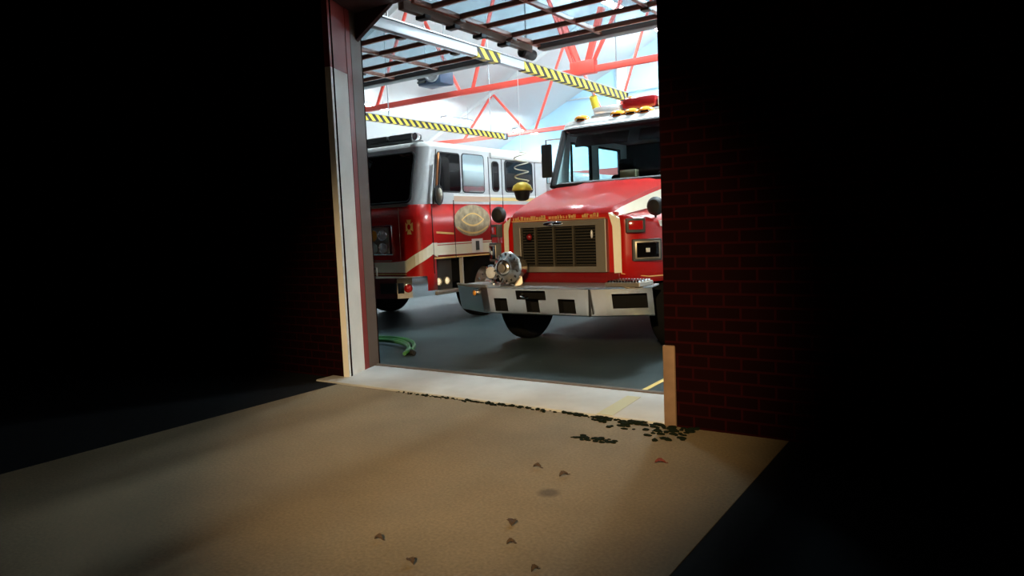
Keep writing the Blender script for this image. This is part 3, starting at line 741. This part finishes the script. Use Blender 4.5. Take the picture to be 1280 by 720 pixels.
# step well opening in the right side, wheel arch behind it
def rskip(t, z):
    y = Q.base_y(t); q = Q.pt(t, 0).x
    return abs(q) > 1.15 and .30 < y < 2.2 and z < 1.03
ts2 = sorted(set([round(t, 5) for t in ts]+[round(f(y), 5) for f in (sy, sl) for y in (.32, .80, 2.2)])); ts2[-1] = Q.t[-1]
Q.wall(ts2, lowz, rskip).build('cab_lower', 'red', T, smooth=True, solid=.03)
Q.wall(ts, [1.84, 1.9, 2.1, 2.4, 2.6, 2.70], None).build('cab_upper', 'greywhite', T, smooth=True)
ring0 = [Q.pt(t, 2.70) for t in ts]; rows = [ring0]
for z, sc in ((2.745, .99), (2.775, .965), (2.79, .9), (2.79, .3), (2.79, .01)): rows.append([Vector((p.x*sc, (p.y-1.9)*sc+1.9, z)) for p in ring0])
mb = MB(); mb.grid(rows, True); mb.build('cab_roof', 'white', T, smooth=True)
bx('rear_cab_wall', 'greywhite', T, -1.2, 1.2, 3.56, 3.6, .6, 2.7)
bx('cab_liner', 'dark', T, -1.05, 1.05, .35, 3.5, .62, 1.02)
bx('crew_roof_edge', 'white', T, 1.20, 1.245, 1.82, 3.58, 2.60, 2.70, bev=.01)
# belt trims
Q.band([(fx(-.98), 1.815, 1.85), (fx(.99), 1.815, 1.85)], .006).build('belt_trim', 'satin', T)
Q.band([(sy(.80), 1.88, 1.965), (sy(1.78), 1.88, 1.965)], .008).build('belt_trim', mat('buff_trim', (.55, .36, .25), .45), T)
Q.band([(sy(1.78), 1.90, 1.955), (sy(3.55), 1.90, 1.955)], .006).build('belt_trim', 'gold', T)
Q.band([(sy(.80), 1.965, 2.0), (sy(3.55), 1.965, 2.0)], .006).build('sill_trim', 'white', T)
# cream zigzag stripe: low on the nose, diagonal up to the corner, then along the side
Q.band([(fx(-.99), .83, .99), (fx(.70), .83, .99)], .007).build('cream_stripe', 'cream', T)
Q.band([(fx(.64), .83, .99), (fx(.90), .83, 1.01), (sy(.24), 1.09, 1.26), (sy(.35), 1.04, 1.26)], .008, 8).build('cream_stripe', 'cream', T)
st = Q.band([(sy(.30), 1.07, 1.215), (sy(1.76), 1.05, 1.215)], .007).build('cream_stripe', 'cream', T)
Q.band([(sy(.26), 1.228, 1.25), (sy(1.76), 1.228, 1.25)], .007).build('stripe_border', 'cream', T)
Q.band([(sy(.26), 1.015, 1.04), (sy(1.76), 1.005, 1.03)], .007).build('stripe_border', 'gold', T)
Q.band([(fx(-.99), .795, .815), (fx(.9), .795, .815)], .007).build('stripe_border', 'gold', T)
Q.band([(fx(-.99), 1.005, 1.022), (fx(.62), 1.005, 1.022)], .007).build('stripe_border', 'satin', T)
# windows
def winB(name, t0, t1, z0, z1, m='tint', r=.07, gw=.018):
    g_ = Q.gasket(t0, t1, z0, z1, r, .006, gw).build(name, 'black', T, smooth=True)
    Q.pane(t0, t1, z0, z1, r, .012).build('window_pane', m, g_); return g_
winB('windscreen', fx(-.99), fx(-.02), 1.88, 2.62); winB('windscreen', fx(.02), fx(1.02), 1.88, 2.62)
winB('door_window', sy(.34), sy(.98), 2.03, 2.62, 'tint', .04, .012); winB('door_window', sy(1.05), sy(1.62), 2.03, 2.63, 'mirror', .05, .010)
winB('quarter_window', sy(.30), sy(.52), 1.89, 2.02, 'tint', .06, .012)
winB('crew_window', sy(1.86), sy(2.04), 2.06, 2.55, 'tint', .06, .012); winB('crew_window', sy(2.24), sy(3.10), 2.06, 2.58, 'tint', .05, .014)
for a, b in ((.34, .98),):
    winB('door_window', sl(b), sl(a), 2.03, 2.62); winB('crew_window', sl(3.1), sl(1.9), 2.06, 2.58)
# door gaps, grab rails, mirror
for y, z0, z1 in ((.30, 1.84, 2.66), (.79, .98, 1.90), (.26, .80, 1.84), (1.76, .98, 2.62), (2.14, .98, 2.6), (3.2, .98, 2.6)):
    MB().tube([Q.pt(sy(y), z0, .004), Q.pt(sy(y), z1, .004)], .007, 5).build('door_gap', 'black', T)
MB().tube([Q.pt(sy(.29), 2.05, .06), Q.pt(sy(.29), 2.60, .06)], .016, 8).build('grab_rail', mat('copper_rail', (.55, .22, .08), .3, metal=.8), T, smooth=True)
MB().tube([Q.pt(sy(.20), 1.84, .04), Q.pt(sy(.20), 2.42, .04)], .018, 8).build('grab_rail', 'white', T, smooth=True)
mr = MB().tube([Q.pt(sy(.36), 2.62, .02), Q.pt(sy(.30), 2.5, .10), Q.pt(sy(.30), 2.05, .10)], .012, 6).build('mirror_arm', 'black', T, smooth=True)
q = MB().ball((0, 0, 0), .085, .06, .13, 16); o = q.build('mirror_head', 'satin', mr, smooth=True); o.location = Q.pt(sy(.33), 1.97, .06)
MB().tube([Vector(o.location)+Vector((.02+.0, .09*math.cos(a), .14*math.sin(a))) for a in [2*math.pi*k/18 for k in range(18)]], .014, 6, closed=True).build('mirror_rim', 'black', mr, smooth=True)
# door crest: gold scrolls on a pale oval that paints in the door glare
cy, cz = 1.26, 1.58
em = MB(); N = 40
em.poly([Q.pt(sy(cy+.48*math.cos(2*math.pi*k/N)), cz+.25*math.sin(2*math.pi*k/N), .008) for k in range(N)]); em = em.build('door_crest_glare', 'crestglare', T)
for s_, z_, w_ in ((.30, -.08, .03), (.40, -.20, .028)):
    Q.band([(sy(cy-s_+2*s_*k/12), cz+z_+.10*(2*k/12-1)**2-w_/2, cz+z_+.10*(2*k/12-1)**2+w_/2) for k in range(13)], .012, 1).build('crest_scroll', 'gold', em)
Q.band([(sy(cy-.28+.56*k/12), cz+.10-.10*(2*k/12-1)**2, cz+.125-.10*(2*k/12-1)**2) for k in range(13)], .012, 1).build('crest_scroll', 'gold', em)
Q.band([(sy(.34+.42*k/6), 1.40-.03*k/6, 1.43-.03*k/6) for k in range(7)], .010, 1).build('gold_scroll', 'gold', T)
# maltese cross on the nose corner
mb = MB(); ccx, ccz = 1.0, 1.51
pts = []
for k in range(4):
    a = math.radians(90*k)
    for da, r in ((-32, .105), (-10, .088), (10, .088), (32, .105), (45, .045)):
        b_ = a+math.radians(da); pts.append(Q.pt(fx(ccx+r*.75*math.cos(b_)), ccz+r*1.25*math.sin(b_), .010))
mb.poly(pts); mc = mb.build('maltese_cross', 'gold', T)
mb = MB(); mb.poly([Q.pt(fx(ccx+.03*math.cos(2*math.pi*k/14)), ccz+.04*math.sin(2*math.pi*k/14), .013) for k in range(14)]); mb.build('cross_centre', 'redlens', mc)
MB().tube([Q.pt(fx(.80), 1.02, .006), Q.pt(fx(.80), 1.80, .006)], .006, 5).build('nose_seam', mat('pinkish_seam', (.5, .25, .2), .5), T)
# small white sticker with a dark figure
Q.band([(sy(1.20), 1.06, 1.285), (sy(1.50), 1.06, 1.285)], .014, 2).build('sticker', 'white', st)
Q.band([(sy(1.30), 1.10, 1.25), (sy(1.40), 1.10, 1.25)], .017, 2).build('sticker_figure', 'darkgrey', st)
# headlight clusters
for sd in (-1, 1):
    b = MB().box(sd*.42-.26, sd*.42+.26, -.05, .03, 1.09, 1.56, bev=.03).build('headlight_bezel', 'chrome', T, smooth=True)
    bx('bezel_recess', 'satin', b, sd*.42-.20, sd*.42+.20, -.055, -.048, 1.13, 1.52)
    round_lamp(b, 'headlight', (sd*.42-.09, -.06, 1.40), .08, 'amber'); round_lamp(b, 'headlight', (sd*.42+.10, -.06, 1.40), .075, 'clear')
    round_lamp(b, 'headlight', (sd*.42-.09, -.06, 1.21), .075, 'clear'); round_lamp(b, 'headlight', (sd*.42+.10, -.06, 1.21), .075, 'clear')
bx('nose_grille', 'satin', T, -.13, .13, -.03, .02, 1.05, 1.6, bev=.01)
# bumper
bpl = [(-1.22, .32), (-1.16, -.18), (-1.0, -.33), (-.7, -.40), (.7, -.40), (1.0, -.33), (1.16, -.18), (1.22, .32)]
U = Shell(bpl); tt = U.t
bum = U.wall(tt, [.475, .49, .76, .775]).build('front_bumper', 'chrome', T, solid=.02)
MB().prism([(x*.99, y+.01, .765) for x, y in bpl], (0, 0, .012)).build('bumper_deck', 'satin', T)
U.band([(tt[4]+.03, .55, .70), (tt[6]-.12, .55, .70)], .006).build('lamp_recess', 'black', bum)
rl = U.pt(tt[6]-.06, .62, .01); round_lamp(bum, 'warning_lamp', rl, .055, 'redlens', ax=(.7, -.7, 0))
U.band([(tt[3]+.3, .53, .72), (tt[3]+.6, .53, .72)], .005).build('tow_opening', 'black', bum)
MB().ball((.28, -.30, .95), .07, .07, .06).build('bumper_siren', 'chrome', T, smooth=True)
MB().lathe((.28, -.30, .775), (0, 0, 1), [(0, .06), (.02, .05), (.1, .03), (.13, .03)], 12).build('siren_post', 'chrome', T, smooth=True)
MB().tube([(.05, -.34, .79), (.05, -.34, .92), (.62, -.34, .92), (.62, -.34, .79)], .014, 6).build('bumper_rail', 'satin', T, smooth=True)
# step well, lamps, wheels
bx('step_well', 'darkgrey', T, 1.02, 1.10, .30, .82, .50, 1.03); 
stp = bx('step_tread', 'satin', T, .98, 1.25, .28, .84, .47, .53, bev=.01)
for y in (.46, .66): round_lamp(T, 'step_lamp', (1.11, y, .66), .055, 'lamp', 'satin', ax=(1, 0, 0))
bx('well_post', 'greywhite', T, 1.14, 1.20, .97, 1.0, .55, 1.03)
for sd in (-1, 1):
    wheel(T, sd*1.03, 1.62, .52, .30, sd); wheel(T, sd*.95, 6.6, .52, .52, sd)
    bx('wheel_arch', 'black', T, min(sd*.75, sd*1.0), max(sd*.75, sd*1.0), 1.0, 2.25, 1.0, 1.10)
# body
bx('pump_body', 'red', T, -1.22, 1.22, 3.75, 8.4, .55, 2.1, bev=.03)
bx('hose_bed', 'greywhite', T, -1.2, 1.2, 3.8, 8.35, 2.1, 2.5, bev=.03)
bx('pump_panel', 'satin', T, 1.222, 1.235, 3.85, 4.7, .75, 2.0)
for k in range(3):
    d = bx('roller_shutter', 'satin', T, 1.222, 1.235, 4.85+k*1.16, 5.9+k*1.16, 1.2 if k == 1 else .7, 2.0)
    bx('shutter_handle', 'chrome', d, 1.235, 1.26, 5.1+k*1.16, 5.7+k*1.16, 1.25 if k == 1 else .75, 1.28 if k == 1 else .78)
for x in (-.42, .42): bx('chassis_rail', 'black', T, x-.05, x+.05, -.2, 8.2, .52, .75)
bx('front_axle', 'black', T, -.9, .9, 1.55, 1.69, .45, .58); bx('rear_axle', 'black', T, -.8, .8, 6.5, 6.7, .42, .62)
# roof light bar
LB = bpy.data.objects.new('light_bar', None); C.objects.link(LB); LB.parent = T; LB.location = (0, .55, 2.79)
bx('base', 'darkgrey', LB, -.80, .78, -.14, .14, .02, .07, bev=.02)
for a, b, m_ in ((-.78, -.3, 'dkred'), (-.28, .24, 'darkgrey'), (.26, .76, 'darkgrey')): bx('lens', m_, LB, a, b, -.13, .13, .07, .165, bev=.03)
for x in (-.6, .6): bx('mount', 'black', LB, x-.05, x+.05, -.08, .08, -.02, .03)
for x in (-1.0, .98): round_lamp(T, 'roof_lamp', (x, .28, 2.86), .05, 'clear')

# ------------------------------------------------------------------ hose on the floor
t = thing('green_hose', (-6.08, 6.5, 0), 'green hose lying in loose loops on the bay floor by the left jamb', 'hose')
for k, (dx, dy) in enumerate(((0, 0), (-.05, .12), (.03, -.10))):
    pts = []
    for i in range(25):
        a = math.pi*(-.15+1.15*i/24)
        pts.append((-.55+.95*math.sin(a*.5+.05*k)+dx, .42*math.cos(a)*(.9-.12*k)+dy-.05, .028+.012*k))
    MB().tube(pts, .024, 8).build('hose_loop', 'green', t, smooth=True)
MB().lathe((.40, -.34, .035), (.9, -.3, 0), [(0, .026), (.01, .034), (.10, .034), (.11, .026)], 12).build('coupling', 'black', t, smooth=True)

# ------------------------------------------------------------------ moss in the joint, leaves
random.seed(11)
mb = MB()
for i in range(420):
    u = random.random()
    x = -4.5+u*2.82; dens = .25+.75*u
    if random.random() > dens: continue
    if -3.05 < x < -2.75 and random.random() < .6: continue
    y = 4.665-abs(random.gauss(0, .022+.16*max(0, u-.66)*3))
    r = random.uniform(.008, .022)*(0.7+.7*u)
    q = bmesh.ops.create_icosphere(mb.bm, subdivisions=1, radius=1)['verts']
    sx, sy_, sz = r*random.uniform(.8, 1.8), r*random.uniform(.6, 1.1), r*random.uniform(.35, .7)
    for v in q: v.co = Vector((v.co.x*sx*random.uniform(.7, 1.2)+x, v.co.y*sy_+y, max(-.002, v.co.z*sz*random.uniform(.6, 1.3)+sz*.3)))
tag(mb.build('moss_strip', 'moss'), 'dark moss and dirt growing along the front joint of the pale apron', 'moss', kind='stuff')
mb = MB()
for i in range(46):
    a = random.uniform(0, 6.28); rr = random.random()**.5
    x, y = -2.22+.17*rr*math.cos(a), 4.15+.06*rr*math.sin(a); r = random.uniform(.008, .02)
    q = bmesh.ops.create_icosphere(mb.bm, subdivisions=1, radius=1)['verts']
    for v in q: v.co = Vector((v.co.x*r*1.5+x, v.co.y*r+y, max(-.002, v.co.z*r*.5+r*.1)))
tag(mb.build('dirt_patch', 'moss'), 'small patch of dark dirt on the driveway below the faded yellow line', 'dirt', kind='stuff')

def leaf(x, y, size, rz, m, label):
    size *= .72
    mb = MB(); n = 9
    top_, bot_ = [], []
    for k in range(n):
        f = k/(n-1); wd = size*.34*math.sin(math.pi*f**.8)*(1+.25*math.sin(f*22)); zc = .004+.012*math.sin(math.pi*f)
        top_.append([(size*(f-.5), -wd, zc+.008), (size*(f-.5), 0, zc), (size*(f-.5), wd, zc+.012)])
    mb.grid(top_)
    o = mb.build('fallen_leaf', m, None, solid=.002); o.location = (x, y, 0.004); o.rotation_euler = (0, 0, rz)
    tag(o, label, 'leaf', 'fallen leaves on the driveway')
    st = MB().tube([(size*.5, 0, .006), (size*.75, .01*size, .006)], .0025, 5).build('stem', m, o)
leaf(-1.63, 3.88, .085, .4, 'leafred', 'dark red leaf lying by itself near the right brick wall')
leaf(-2.03, 3.43, .075, 1.0, 'leafbrown', 'small brown leaf just beyond the oil spot')
leaf(-2.24, 3.48, .07, .1, 'leafbrown', 'pale brown leaf left of the oil spot')
leaf(-1.92, 2.74, .085, 2.1, 'leafbrown', 'crumpled dark leaf in the middle of the driveway')
leaf(-1.80, 2.55, .05, .7, 'leafbrown', 'tiny leaf fragment just in front of the crumpled dark leaf')
leaf(-2.37, 2.29, .06, .2, 'leafbrown', 'small dark leaf at the left side of the driveway')
leaf(-2.08, 2.19, .07, 2.8, 'leafbrown', 'dark curled leaf low in the left foreground of the driveway')
leaf(-1.57, 2.39, .05, 1.2, 'leafbrown', 'small dark leaf low on the right of the driveway')
